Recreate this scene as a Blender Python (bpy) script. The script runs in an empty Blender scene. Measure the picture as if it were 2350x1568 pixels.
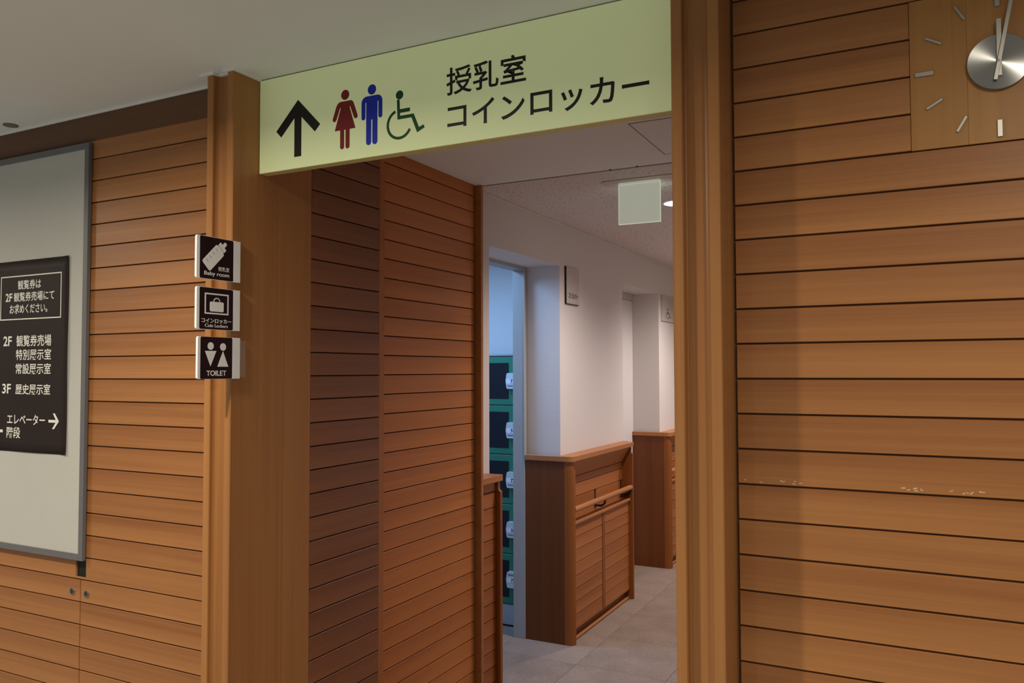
import bpy, bmesh, math, random
from mathutils import Vector, Matrix
random.seed(7)
sc = bpy.context.scene
C = sc.collection
H = 1.583                      # eye height above the floor; z values below are relative to the eye

# ------------------------------------------------------------------ camera
cam = bpy.data.cameras.new('camera'); co = bpy.data.objects.new('camera', cam); C.objects.link(co)
F_PX, PIT, ROLL, YAW = 1835.8, 0.03697, -0.0026, 0.47418
cam.sensor_width = 36; cam.sensor_fit = 'HORIZONTAL'; cam.lens = 36 * F_PX / 2350
cam.clip_start = 0.02; cam.clip_end = 60
fwd = Vector((-math.sin(YAW) * math.cos(PIT), math.cos(YAW) * math.cos(PIT), math.sin(PIT)))
rt = Vector((math.cos(YAW), math.sin(YAW), 0)); up = rt.cross(fwd)
r2 = rt * math.cos(ROLL) + up * math.sin(ROLL); u2 = up * math.cos(ROLL) - rt * math.sin(ROLL)
m = Matrix((r2, u2, -fwd)).transposed().to_4x4(); m.translation = Vector((0, 0, H)); co.matrix_world = m
sc.camera = co

# ------------------------------------------------------------------ world, lights, exposure
w = bpy.data.worlds.new('world'); sc.world = w; w.use_nodes = True
bg = w.node_tree.nodes['Background']
bg.inputs[0].default_value = (0.88, 0.97, 1.0, 1); bg.inputs[1].default_value = 0.25

def lamp(name, kind, loc, energy, color, aim=(0, 0, -1), **kw):
    l = bpy.data.lights.new(name, kind); l.energy = energy; l.color = color
    for k, v in kw.items(): setattr(l, k, v)
    o = bpy.data.objects.new(name, l); C.objects.link(o)
    o.location = (loc[0], loc[1], loc[2] + H)
    o.rotation_euler = Vector(aim).to_track_quat('-Z', 'Y').to_euler()
    return o
WARM = (1.0, 0.90, 0.72); NEUT = (1.0, 0.865, 0.83); COOL = (0.33, 0.61, 1.12)
HALL_LIGHTS = [(-3.95, 0.6, 30), (-1.6, 0.6, 31), (0.45, 0.6, 14), (2.8, 0.6, 16)]
for x, y, e in HALL_LIGHTS:
    lamp('hall_downlight_lamp', 'AREA', (x, y, 0.845), e, WARM, shape='DISK', size=0.09, spread=math.radians(168))
for x, y, e in [(-3.95, -1.9, 25), (-1.6, -1.9, 21), (0.45, -1.9, 15), (2.8, -1.9, 15)]:
    lamp('hall_downlight_lamp', 'AREA', (x, y, 0.845), e, WARM, shape='DISK', size=0.09, spread=math.radians(168))
COR_LIGHTS = [(-1.12, 4.09, 120), (-1.12, 6.1, 150), (-1.12, 8.1, 90)]
for x, y, e in COR_LIGHTS:
    lamp('corridor_downlight_lamp', 'SPOT', (x, y, 0.865), e, NEUT, spot_size=math.radians(150), spot_blend=0.9, shadow_soft_size=0.05)
lamp('locker_room_lamp', 'AREA', (-2.9, 3.9, 0.80), 26, COOL, shape='RECTANGLE', size=0.9, size_y=0.25)
sc.view_settings.view_transform = 'Standard'; sc.view_settings.look = 'None'
sc.view_settings.exposure = 0.0; sc.view_settings.gamma = 1.0; sc.view_settings.use_curve_mapping = False
sc.cycles.use_denoising = True
sc.cycles.max_bounces = 8; sc.cycles.diffuse_bounces = 5; sc.cycles.sample_clamp_indirect = 4.0

# ------------------------------------------------------------------ materials
def new_mat(name):
    mt = bpy.data.materials.new(name); mt.use_nodes = True
    nt = mt.node_tree; return mt, nt, nt.nodes['Principled BSDF']
def plain(name, col, rough=0.5, metal=0.0, spec=0.3, bump=None, emit=None, noise=0.04):
    mt, nt, b = new_mat(name); N, L = nt.nodes, nt.links
    tc = N.new('ShaderNodeTexCoord'); nz = N.new('ShaderNodeTexNoise'); nz.inputs['Scale'].default_value = 9
    nz.inputs['Detail'].default_value = 4
    L.new(tc.outputs['Object'], nz.inputs['Vector'])
    mx = N.new('ShaderNodeMixRGB'); mx.inputs[1].default_value = (*[c * (1 - noise) for c in col], 1)
    mx.inputs[2].default_value = (*[min(1, c * (1 + noise)) for c in col], 1)
    L.new(nz.outputs['Fac'], mx.inputs[0]); L.new(mx.outputs[0], b.inputs['Base Color'])
    b.inputs['Roughness'].default_value = rough; b.inputs['Metallic'].default_value = metal
    b.inputs['Specular IOR Level'].default_value = spec
    if bump:
        n2 = N.new('ShaderNodeTexNoise'); n2.inputs['Scale'].default_value = bump[0]; n2.inputs['Detail'].default_value = 3
        L.new(tc.outputs['Object'], n2.inputs['Vector'])
        bp = N.new('ShaderNodeBump'); bp.inputs['Strength'].default_value = bump[1]; bp.inputs['Distance'].default_value = 0.002
        L.new(n2.outputs['Fac'], bp.inputs['Height']); L.new(bp.outputs[0], b.inputs['Normal'])
    if emit:
        b.inputs['Emission Color'].default_value = (*emit[0], 1); b.inputs['Emission Strength'].default_value = emit[1]
    return mt
def wood(name, axis, light, dark, across='Z', span=0.035, rough=0.42):
    """straight-grained veneer: fine streaks along `axis`, a slow change of tone across the board"""
    mt, nt, b = new_mat(name); N, L = nt.nodes, nt.links
    tc = N.new('ShaderNodeTexCoord'); oi = N.new('ShaderNodeObjectInfo')
    off = N.new('ShaderNodeVectorMath'); off.operation = 'SCALE'; off.inputs[0].default_value = (37, 53, 71)
    L.new(oi.outputs['Random'], off.inputs['Scale'])
    add = N.new('ShaderNodeVectorMath'); add.operation = 'ADD'
    L.new(tc.outputs['Object'], add.inputs[0]); L.new(off.outputs[0], add.inputs[1])
    def streak(along, crs, detail, rgh=0.6):
        mp = N.new('ShaderNodeMapping')
        s = [crs] * 3; s['XYZ'.index(axis)] = along
        mp.inputs['Scale'].default_value = s
        nz = N.new('ShaderNodeTexNoise'); nz.inputs['Scale'].default_value = 1; nz.inputs['Detail'].default_value = detail
        nz.inputs['Roughness'].default_value = rgh
        L.new(add.outputs[0], mp.inputs[0]); L.new(mp.outputs[0], nz.inputs['Vector']); return nz
    fine = streak(2.2, 420, 4, 0.7); mid = streak(1.0, 75, 3); slow = streak(0.5, 17, 1)
    def math_(op, a, bb=None, v=None, clamp=False):
        n = N.new('ShaderNodeMath'); n.operation = op; n.use_clamp = clamp
        L.new(a, n.inputs[0])
        if bb is not None: L.new(bb, n.inputs[1])
        if v is not None: n.inputs[1].default_value = v
        return n.outputs[0]
    f1 = math_('MULTIPLY', fine.outputs['Fac'], v=0.50)
    f2 = math_('MULTIPLY', mid.outputs['Fac'], v=0.80)
    f3 = math_('MULTIPLY', slow.outputs['Fac'], v=0.80)
    sm = math_('ADD', math_('ADD', f1, f2), f3)
    if across:
        sp = N.new('ShaderNodeSeparateXYZ'); L.new(tc.outputs['Object'], sp.inputs[0])
        g = math_('MULTIPLY', sp.outputs['XYZ'.index(across)], v=-0.22 / span)
        sm = math_('ADD', sm, g)
    ra = math_('MULTIPLY', oi.outputs['Random'], v=0.22); sm = math_('ADD', sm, ra)
    fac = math_('SUBTRACT', sm, v=0.67, clamp=True)
    mx = N.new('ShaderNodeMixRGB'); mx.inputs[1].default_value = (*dark, 1); mx.inputs[2].default_value = (*light, 1)
    L.new(fac, mx.inputs[0]); L.new(mx.outputs[0], b.inputs['Base Color'])
    b.inputs['Roughness'].default_value = rough; b.inputs['Specular IOR Level'].default_value = 0.35
    bp = N.new('ShaderNodeBump'); bp.inputs['Strength'].default_value = 0.12; bp.inputs['Distance'].default_value = 0.0006
    L.new(fine.outputs['Fac'], bp.inputs['Height']); L.new(bp.outputs[0], b.inputs['Normal'])
    return mt
def wallpaper(name, col):
    """woven vinyl wallpaper with fine horizontal ribs"""
    mt, nt, b = new_mat(name); N, L = nt.nodes, nt.links
    tc = N.new('ShaderNodeTexCoord')
    wv = N.new('ShaderNodeTexWave'); wv.bands_direction = 'Z'; wv.inputs['Scale'].default_value = 112; wv.inputs['Distortion'].default_value = 0.6
    wv.inputs['Detail'].default_value = 1; wv.inputs['Detail Scale'].default_value = 6
    nz = N.new('ShaderNodeTexNoise'); nz.inputs['Scale'].default_value = 260
    L.new(tc.outputs['Object'], wv.inputs['Vector']); L.new(tc.outputs['Object'], nz.inputs['Vector'])
    ad = N.new('ShaderNodeMath'); ad.operation = 'MULTIPLY_ADD'; ad.inputs[1].default_value = 0.5
    L.new(nz.outputs['Fac'], ad.inputs[0]); L.new(wv.outputs['Fac'], ad.inputs[2])
    bp = N.new('ShaderNodeBump'); bp.inputs['Strength'].default_value = 0.25; bp.inputs['Distance'].default_value = 0.0008
    L.new(ad.outputs[0], bp.inputs['Height']); L.new(bp.outputs[0], b.inputs['Normal'])
    cr = N.new('ShaderNodeMixRGB'); cr.inputs[1].default_value = (*[c * 0.92 for c in col], 1); cr.inputs[2].default_value = (*col, 1)
    L.new(wv.outputs['Fac'], cr.inputs[0]); L.new(cr.outputs[0], b.inputs['Base Color'])
    b.inputs['Roughness'].default_value = 0.8; b.inputs['Specular IOR Level'].default_value = 0.15
    return mt
def rockwool(name, col, pit):
    mt, nt, b = new_mat(name); N, L = nt.nodes, nt.links
    tc = N.new('ShaderNodeTexCoord'); mp = N.new('ShaderNodeMapping'); mp.inputs['Scale'].default_value = (60, 110, 60)
    L.new(tc.outputs['Object'], mp.inputs[0])
    nz = N.new('ShaderNodeTexNoise'); nz.inputs['Scale'].default_value = 1.0; nz.inputs['Detail'].default_value = 2
    L.new(mp.outputs[0], nz.inputs['Vector'])
    r = N.new('ShaderNodeValToRGB'); r.color_ramp.elements[0].position = 0.325; r.color_ramp.elements[0].color = (*pit, 1)
    r.color_ramp.elements[1].position = 0.385; r.color_ramp.elements[1].color = (*col, 1)
    L.new(nz.outputs['Fac'], r.inputs[0]); L.new(r.outputs[0], b.inputs['Base Color'])
    bp = N.new('ShaderNodeBump'); bp.inputs['Strength'].default_value = 0.5; bp.inputs['Distance'].default_value = 0.002
    L.new(r.outputs[0], bp.inputs['Height']); L.new(bp.outputs[0], b.inputs['Normal'])
    b.inputs['Roughness'].default_value = 0.9; b.inputs['Specular IOR Level'].default_value = 0.1
    return mt
def carpet(name, a, bcol):
    mt, nt, b = new_mat(name); N, L = nt.nodes, nt.links
    tc = N.new('ShaderNodeTexCoord'); oi = N.new('ShaderNodeObjectInfo')
    n1 = N.new('ShaderNodeTexNoise'); n1.inputs['Scale'].default_value = 260; n1.inputs['Detail'].default_value = 3
    n2 = N.new('ShaderNodeTexNoise'); n2.inputs['Scale'].default_value = 5; n2.inputs['Detail'].default_value = 3
    for n in (n1, n2): L.new(tc.outputs['Object'], n.inputs['Vector'])
    ad = N.new('ShaderNodeMath'); ad.operation = 'MULTIPLY_ADD'; ad.inputs[1].default_value = 0.45
    L.new(n2.outputs['Fac'], ad.inputs[0]); L.new(n1.outputs['Fac'], ad.inputs[2])
    rr = N.new('ShaderNodeMath'); rr.operation = 'MULTIPLY_ADD'; rr.inputs[1].default_value = 0.10
    L.new(oi.outputs['Random'], rr.inputs[0]); L.new(ad.outputs[0], rr.inputs[2])
    r = N.new('ShaderNodeValToRGB'); r.color_ramp.elements[0].position = 0.45; r.color_ramp.elements[0].color = (*a, 1)
    r.color_ramp.elements[1].position = 1.0; r.color_ramp.elements[1].color = (*bcol, 1)
    L.new(rr.outputs[0], r.inputs[0]); L.new(r.outputs[0], b.inputs['Base Color'])
    bp = N.new('ShaderNodeBump'); bp.inputs['Strength'].default_value = 0.6; bp.inputs['Distance'].default_value = 0.002
    L.new(n1.outputs['Fac'], bp.inputs['Height']); L.new(bp.outputs[0], b.inputs['Normal'])
    b.inputs['Roughness'].default_value = 0.95; b.inputs['Specular IOR Level'].default_value = 0.05
    return mt
WL, WD = (0.455, 0.197, 0.066), (0.265, 0.095, 0.029)
RL, RD = (0.44, 0.160, 0.043), (0.26, 0.080, 0.021)
M = dict(
    board_x=wood('wood_board_lengthwise', 'X', WL, WD),
    board_y=wood('wood_board_passage', 'Y', RL, RD),
    post_dark=wood('wood_stile_dark', 'Z', (0.27, 0.088, 0.013), (0.17, 0.048, 0.007), across=None),
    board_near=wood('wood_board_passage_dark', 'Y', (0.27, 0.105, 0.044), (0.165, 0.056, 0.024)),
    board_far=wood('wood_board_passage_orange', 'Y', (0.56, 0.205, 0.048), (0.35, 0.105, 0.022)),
    post=wood('wood_vertical_grain', 'Z', (0.43, 0.195, 0.062), (0.285, 0.113, 0.034), across=None),
    post_r=wood('wood_vertical_grain_reddish', 'Z', RL, RD, across=None),
    rail_y=wood('wood_rail', 'Y', (0.46, 0.190, 0.065), (0.30, 0.110, 0.036), across=None),
    frieze=wood('wood_frieze_shaded', 'X', (0.13, 0.050, 0.006), (0.080, 0.027, 0.003), across=None),  # wood colour lowered to carry the shade of the downward-leaning face
    panel_dark=wood('wood_dark_end_panel', 'Z', (0.17, 0.048, 0.006), (0.105, 0.026, 0.003), across=None),
    clockwood=wood('wood_clock_panel', 'Z', (0.46, 0.225, 0.062), (0.34, 0.145, 0.038), across=None),
    groove=plain('dark_groove_backing', (0.13, 0.062, 0.028), 0.8),
    black=plain('matt_black', (0.012, 0.010, 0.010), 0.6),
    ceiling=plain('painted_ceiling', (0.76, 0.78, 0.78), 0.85, bump=(180, 0.08), noise=0.01),
    whitetrim=plain('white_ceiling_trim', (0.80, 0.81, 0.80), 0.5),
    paper=wallpaper('ribbed_wallpaper', (0.68, 0.64, 0.61)),
    paint=plain('white_painted_wall', (0.66, 0.64, 0.62), 0.7, noise=0.02),
    rock=rockwool('rock_wool_ceiling', (0.68, 0.62, 0.59), (0.15, 0.11, 0.09)),
    carpet=carpet('carpet_tile', (0.130, 0.098, 0.078), (0.29, 0.225, 0.18)),
    hallfloor=plain('pale_hall_floor', (0.36, 0.37, 0.36), 0.6),
    gap=plain('tile_joint', (0.17, 0.14, 0.12), 0.9),
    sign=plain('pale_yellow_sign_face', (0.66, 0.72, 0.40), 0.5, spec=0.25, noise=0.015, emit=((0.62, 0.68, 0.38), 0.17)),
    signbox=plain('sign_box_edge', (0.60, 0.50, 0.22), 0.5),
    ink=plain('black_ink', (0.012, 0.010, 0.008), 0.5),
    red=plain('dark_red_ink', (0.20, 0.012, 0.012), 0.5),
    blue=plain('blue_ink', (0.005, 0.022, 0.42), 0.5),
    green=plain('dark_green_ink', (0.004, 0.060, 0.016), 0.5),
    acrylic=plain('white_acrylic', (0.86, 0.87, 0.88), 0.3, spec=0.4),
    film=plain('dark_maroon_film', (0.018, 0.007, 0.009), 0.35, spec=0.25),
    pict=plain('white_print', (0.86, 0.86, 0.87), 0.5),
    tape=plain('white_tape', (0.86, 0.87, 0.88), 0.5),
    feltboard=plain('grey_felt_panel', (0.53, 0.515, 0.48), 0.9, bump=(500, 0.4), noise=0.02),
    frame=plain('grey_metal_frame', (0.145, 0.140, 0.145), 0.45, spec=0.4),
    poster=plain('dark_brown_poster', (0.024, 0.0145, 0.0125), 0.55, spec=0.18, noise=0.10),
    cream=plain('cream_print', (0.84, 0.82, 0.76), 0.5),
    steel=plain('satin_steel', (0.40, 0.385, 0.36), 0.35, metal=0.9),
    chrome=plain('chrome', (0.55, 0.53, 0.50), 0.18, metal=1.0),
    lockcore=plain('lock_core', (0.10, 0.095, 0.09), 0.4, metal=0.6),
    metalframe=plain('grey_door_frame', (0.36, 0.36, 0.355), 0.5),
    lockergreen=plain('green_locker_paint', (0.035, 0.20, 0.12), 0.4),
    lockerwin=plain('dark_locker_inlay', (0.010, 0.012, 0.018), 0.3),
    lockerbase=plain('grey_locker_base', (0.36, 0.38, 0.40), 0.5),
    handle=plain('pale_grey_plastic', (0.62, 0.64, 0.66), 0.35),
    handleprint=plain('purple_print', (0.30, 0.12, 0.26), 0.5),
    plate=plain('beige_metal_plate', (0.52, 0.47, 0.43), 0.45),
    lampglow=plain('lit_lamp_diffuser', (0.9, 0.9, 0.9), 0.5, emit=((1.0, 0.95, 0.88), 7.0)),
    panelglow=plain('edge_lit_blank_panel', (0.46, 0.48, 0.40), 0.25, emit=((0.70, 0.74, 0.60), 0.38)),
    paneledge=plain('glass_panel_edge', (0.6, 0.66, 0.55), 0.2, emit=((0.80, 0.90, 0.70), 0.45)),
    scuff=plain('pale_scuff', (0.62, 0.46, 0.30), 0.8),
    soffitlip=plain('soffit_lip', (0.20, 0.17, 0.15), 0.7),
)
# brushed steel for the clock boss, brushed in circles
mt, nt, b = new_mat('brushed_clock_steel'); M['brushed'] = mt
b.inputs['Base Color'].default_value = (0.36, 0.36, 0.36, 1); b.inputs['Metallic'].default_value = 1.0
b.inputs['Roughness'].default_value = 0.27; b.inputs['Anisotropic'].default_value = 0.92; b.inputs['Anisotropic Rotation'].default_value = 0.25
tg = nt.nodes.new('ShaderNodeTangent'); tg.direction_type = 'RADIAL'; tg.axis = 'Z'
nt.links.new(tg.outputs[0], b.inputs['Tangent'])
# clear tape
mt, nt, b = new_mat('clear_tape'); M['clear'] = mt
b.inputs['Base Color'].default_value = (0.75, 0.70, 0.65, 1); b.inputs['Alpha'].default_value = 0.16; b.inputs['Roughness'].default_value = 0.3

# ------------------------------------------------------------------ helpers
def tagged(o, label=None, cat=None, group=None, kind=None):
    if label: o['label'] = label
    if cat: o['category'] = cat
    if group: o['group'] = group
    if kind: o['kind'] = kind
    return o
def empty(name, loc, label, cat, group=None, kind=None):
    o = bpy.data.objects.new(name, None); C.objects.link(o); o.empty_display_size = 0.05
    o.location = (loc[0], loc[1], loc[2] + H); return tagged(o, label, cat, group, kind)
def world_loc(o):
    v = Vector(o.location)
    while o.parent: o = o.parent; v += Vector(o.location)
    return v
def link(name, me, mat, loc, parent=None):
    """loc in eye-relative world coordinates"""
    o = bpy.data.objects.new(name, me); C.objects.link(o)
    if mat is not None and not me.materials: me.materials.append(mat)
    v = Vector((loc[0], loc[1], loc[2] + H))
    if parent is not None: o.parent = parent; v -= world_loc(parent)
    o.location = v; return o
def finish(bm, name):
    bmesh.ops.recalc_face_normals(bm, faces=bm.faces)
    me = bpy.data.meshes.new(name); bm.to_mesh(me); bm.free(); return me
def bm_box(bm, x0, x1, y0, y1, z0, z1):
    v = [bm.verts.new(c) for c in ((x0,y0,z0),(x1,y0,z0),(x1,y1,z0),(x0,y1,z0),(x0,y0,z1),(x1,y0,z1),(x1,y1,z1),(x0,y1,z1))]
    for f in ((0,3,2,1),(4,5,6,7),(0,1,5,4),(1,2,6,5),(2,3,7,6),(3,0,4,7)): bm.faces.new([v[i] for i in f])
def box(name, b, mat, parent=None, bevel=0.0, seg=1):
    x0, x1, y0, y1, z0, z1 = b
    c = ((x0+x1)/2, (y0+y1)/2, (z0+z1)/2); bm = bmesh.new()
    bm_box(bm, x0-c[0], x1-c[0], y0-c[1], y1-c[1], z0-c[2], z1-c[2])
    if bevel: bmesh.ops.bevel(bm, geom=bm.edges[:], offset=bevel, segments=seg, affect='EDGES', profile=0.5)
    return link(name, finish(bm, name), mat, c, parent)
def boxes(name, bs, mat, parent=None, bevel=0.0):
    """several boxes joined as one mesh, origin at the first one's centre"""
    x0, x1, y0, y1, z0, z1 = bs[0]; c = ((x0+x1)/2, (y0+y1)/2, (z0+z1)/2); bm = bmesh.new()
    for q in bs: bm_box(bm, q[0]-c[0], q[1]-c[0], q[2]-c[1], q[3]-c[1], q[4]-c[2], q[5]-c[2])
    if bevel: bmesh.ops.bevel(bm, geom=bm.edges[:], offset=bevel, segments=1, affect='EDGES')
    return link(name, finish(bm, name), mat, c, parent)
_mesh = {}
def board(L, hgt, thick, axis, mat, ctr, parent, name='board'):
    """plank with eased edges; alike planks share one mesh"""
    key = (round(L, 4), round(hgt, 4), round(thick, 4), axis, mat.name)
    if key not in _mesh:
        bm = bmesh.new()
        if axis == 'X': bm_box(bm, -L/2, L/2, -thick/2, thick/2, -hgt/2, hgt/2)
        else: bm_box(bm, -thick/2, thick/2, -L/2, L/2, -hgt/2, hgt/2)
        bmesh.ops.bevel(bm, geom=bm.edges[:], offset=0.0009, segments=1, affect='EDGES')
        _mesh[key] = finish(bm, name); _mesh[key].materials.append(mat)
    return link(name, _mesh[key], None, ctr, parent)
def prism(name, pts, z0, z1, mat, parent=None, bevel=0.0, smooth=False):
    """plan outline (x, y) extruded from z0 to z1"""
    cx = sum(q[0] for q in pts)/len(pts); cy = sum(q[1] for q in pts)/len(pts); cz = (z0+z1)/2
    bm = bmesh.new(); n = len(pts)
    lo = [bm.verts.new((x-cx, y-cy, z0-cz)) for x, y in pts]; hi = [bm.verts.new((x-cx, y-cy, z1-cz)) for x, y in pts]
    bm.faces.new(lo[::-1]); bm.faces.new(hi)
    for i in range(n): bm.faces.new((lo[i], lo[(i+1) % n], hi[(i+1) % n], hi[i]))
    bm.normal_update(); bmesh.ops.triangulate(bm, faces=[f for f in bm.faces if len(f.verts) > 4], ngon_method='EAR_CLIP')
    return link(name, finish(bm, name), mat, (cx, cy, cz), parent)
def side_prism(name, pts, y0, y1, mat, parent=None):
    """profile (x, z) extruded along y"""
    cx = sum(q[0] for q in pts)/len(pts); cz = sum(q[1] for q in pts)/len(pts); cy = (y0+y1)/2
    bm = bmesh.new(); n = len(pts)
    a = [bm.verts.new((x-cx, y0-cy, z-cz)) for x, z in pts]; c = [bm.verts.new((x-cx, y1-cy, z-cz)) for x, z in pts]
    bm.faces.new(a); bm.faces.new(c[::-1])
    for i in range(n): bm.faces.new((a[i], c[i], c[(i+1) % n], a[(i+1) % n]))
    return link(name, finish(bm, name), mat, (cx, cy, cz), parent)
def arc(cx, cy, r, a0, a1, n=8):
    return [(cx + r*math.cos(math.radians(a0+(a1-a0)*i/n)), cy + r*math.sin(math.radians(a0+(a1-a0)*i/n))) for i in range(n+1)]
def rrect(x0, x1, z0, z1, r, n=5):
    return arc(x1-r, z1-r, r, 0, 90, n) + arc(x0+r, z1-r, r, 90, 180, n) + arc(x0+r, z0+r, r, 180, 270, n) + arc(x1-r, z0+r, r, 270, 360, n)
def on_plane(plane, d):
    """(u, v, w) -> eye-relative xyz; 'Y': u = x, w towards the viewer (-y); 'X': u = y, w towards +x"""
    if plane == 'Y': return lambda u, v, w: (u, d - w, v)
    return lambda u, v, w: (d + w, u, v)
def decal(name, polys, plane, d, mat, parent, thick=0.0006, holes=()):
    """flat print: each outline (u, v) becomes a thin plate standing `thick` off the plane"""
    P = on_plane(plane, d); allp = [q for pl in polys for q in pl]
    cu = sum(q[0] for q in allp)/len(allp); cv = sum(q[1] for q in allp)/len(allp); c = Vector(P(cu, cv, 0)); bm = bmesh.new()
    for pl in polys:
        n = len(pl)
        a = [bm.verts.new(Vector(P(u, v, 0)) - c) for u, v in pl]; t = [bm.verts.new(Vector(P(u, v, thick)) - c) for u, v in pl]
        f = bm.faces.new(t); g = bm.faces.new(a[::-1])
        for i in range(n): bm.faces.new((a[i], a[(i+1) % n], t[(i+1) % n], t[i]))
    bm.normal_update(); bmesh.ops.triangulate(bm, faces=[f for f in bm.faces if len(f.verts) > 4], ngon_method='EAR_CLIP')
    return link(name, finish(bm, name), mat, c, parent)
def ring(name, cu, cv, ro, ri, plane, d, mat, parent, a0=0, a1=360, thick=0.0006, n=48):
    out = []
    for i in range(n):
        b0 = math.radians(a0+(a1-a0)*i/n); b1 = math.radians(a0+(a1-a0)*(i+1)/n)
        out.append([(cu+ro*math.cos(b0), cv+ro*math.sin(b0)), (cu+ro*math.cos(b1), cv+ro*math.sin(b1)),
                    (cu+ri*math.cos(b1), cv+ri*math.sin(b1)), (cu+ri*math.cos(b0), cv+ri*math.sin(b0))])
    return out
def ell(cu, cv, ru, rv, n=28): return [(cu+ru*math.cos(2*math.pi*i/n), cv+rv*math.sin(2*math.pi*i/n)) for i in range(n)]
def bar(p, q, wd):
    (x0, y0), (x1, y1) = p, q; L = math.hypot(x1-x0, y1-y0); nx, ny = -(y1-y0)/L*wd/2, (x1-x0)/L*wd/2
    return [(x0-nx, y0-ny), (x1-nx, y1-ny), (x1+nx, y1+ny), (x0+nx, y0+ny)]
def rect(x0, x1, z0, z1): return [(x0, z0), (x1, z0), (x1, z1), (x0, z1)]
def lettering(name, text, bx, plane, d, mat, parent, weight=0.012, thick=0.0006, spacing=1.0):
    """text set in Blender's built-in face, made a mesh and fitted to the box (u0, u1, v0, v1)"""
    cu = bpy.data.curves.new('text_tmp', 'FONT'); cu.body = text; cu.size = 1; cu.offset = weight; cu.extrude = 0.01
    cu.resolution_u = 4; cu.space_character = spacing
    o = bpy.data.objects.new('text_tmp', cu); C.objects.link(o)
    dg = bpy.context.evaluated_depsgraph_get(); me = bpy.data.meshes.new_from_object(o.evaluated_get(dg))
    bpy.data.objects.remove(o); bpy.data.curves.remove(cu)
    xs = [v.co.x for v in me.vertices]; ys = [v.co.y for v in me.vertices]
    x0, x1, y0, y1 = min(xs), max(xs), min(ys), max(ys); u0, u1, v0, v1 = bx
    P = on_plane(plane, d); c = Vector(P((u0+u1)/2, (v0+v1)/2, 0))
    for v in me.vertices:
        u = u0 + (v.co.x-x0)/(x1-x0)*(u1-u0); vv = v0 + (v.co.y-y0)/(y1-y0)*(v1-v0)
        v.co = Vector(P(u, vv, thick if v.co.z > 0 else 0)) - c
    me.name = name; me.materials.clear()
    bm = bmesh.new(); bm.from_mesh(me); bmesh.ops.recalc_face_normals(bm, faces=bm.faces); bm.to_mesh(me); bm.free()
    return link(name, me, mat, c, parent)
def cyl(name, ctr, r, h, axis, mat, parent=None, n=32, bevel=0.0):
    bm = bmesh.new(); bmesh.ops.create_cone(bm, cap_ends=True, segments=n, radius1=r, radius2=r, depth=h)
    if bevel: bmesh.ops.bevel(bm, geom=[e for e in bm.edges if abs(e.verts[0].co.z-e.verts[1].co.z) < 1e-6], offset=bevel, segments=2, affect='EDGES')
    if axis == 'Y': bmesh.ops.rotate(bm, verts=bm.verts, matrix=Matrix.Rotation(math.pi/2, 3, 'X'))
    if axis == 'X': bmesh.ops.rotate(bm, verts=bm.verts, matrix=Matrix.Rotation(math.pi/2, 3, 'Y'))
    return link(name, finish(bm, name), mat, ctr, parent)

# ================================================================== STRUCTURE
ZF = -1.583; ZC = 0.866; ZK = 0.879; YW = 1.7566; XA = -1.7369; XB = -1.8417; XP = -0.464; YA = 1.645
XW = -1.908; PITCH = 0.075; GAP = 0.0040
floor = tagged(box('floor', (-6, 4, -4, 10.2, ZF-0.1, ZF-0.004), M['gap']), 'carpeted floor running from the hall through the passage into the corridor', 'floor', kind='structure')
# carpet tiles, one by one where the corridor floor is seen; larger sheets of the same carpet in the unseen hall
tm = {}
def tile(x, y, sx, sy):
    k = (round(sx, 3), round(sy, 3))
    if k not in tm:
        bm = bmesh.new(); bm_box(bm, -sx/2, sx/2, -sy/2, sy/2, -0.002, 0.002)
        bmesh.ops.bevel(bm, geom=bm.edges[:], offset=0.0008, segments=1, affect='EDGES')
        tm[k] = finish(bm, 'carpet_tile'); tm[k].materials.append(M['carpet'])
    link('carpet_tile', tm[k], None, (x, y, ZF-0.002), floor)
for i in range(-2, 3):
    for j in range(-2, 12):
        tile(-1.695 + 0.5*i + 0.25, 4.05 + 0.5*j + 0.25, 0.4985, 0.4985)
box('hall_floor_sheet', (-6, 4, -4, 1.70, ZF-0.004, ZF), M['hallfloor'], floor)
box('passage_carpet', (-2.6, 0.2, 1.7005, 3.045, ZF-0.004, ZF), M['carpet'], floor)
box('locker_room_floor_sheet', (-4.2, -2.7, 2.7, 5.1, ZF-0.004, ZF), M['carpet'], floor)

ceil = tagged(box('ceiling', (-6, 4, -4, 3.235, ZC, ZC+0.12), M['ceiling']), 'smooth white painted ceiling over the hall and the passage', 'ceiling', kind='structure')
box('soffit_lip', (-1.95, -0.2, 3.235, 3.252, ZC-0.001, ZC+0.10), M['soffitlip'], ceil, 0.003)
box('white_edge_trim', (-4.5, -1.838, 1.705, 1.7135, ZC-0.007, ZC), M['whitetrim'], ceil, 0.001)
hatch = box('access_hatch', (-0.90, -0.47, 2.66, 3.10, ZC-0.0008, ZC+0.002), M['ceiling'], ceil)
boxes('hatch_gap', [(-0.904, -0.466, 2.656, 2.660, ZC-0.0012, ZC+0.001), (-0.904, -0.466, 3.10, 3.104, ZC-0.0012, ZC+0.001),
      (-0.904, -0.900, 2.656, 3.104, ZC-0.0012, ZC+0.001), (-0.470, -0.466, 2.656, 3.104, ZC-0.0012, ZC+0.001)], M['soffitlip'], ceil)
for sx in (-1.18, -1.06): cyl('screw', (sx, 3.229, ZC-0.001), 0.005, 0.004, 'Z', M['black'], ceil, 12)
ceil2 = tagged(box('ceiling', (-2.12, 0.0, 3.253, 10.2, ZK, ZK+0.1), M['rock']), 'speckled rock wool ceiling of the corridor', 'ceiling', kind='structure')
boxes('edge_trim', [(XW, XW+0.012, 3.253, 10.1, ZK-0.008, ZK)], M['paint'], ceil2, 0.002)

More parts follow.
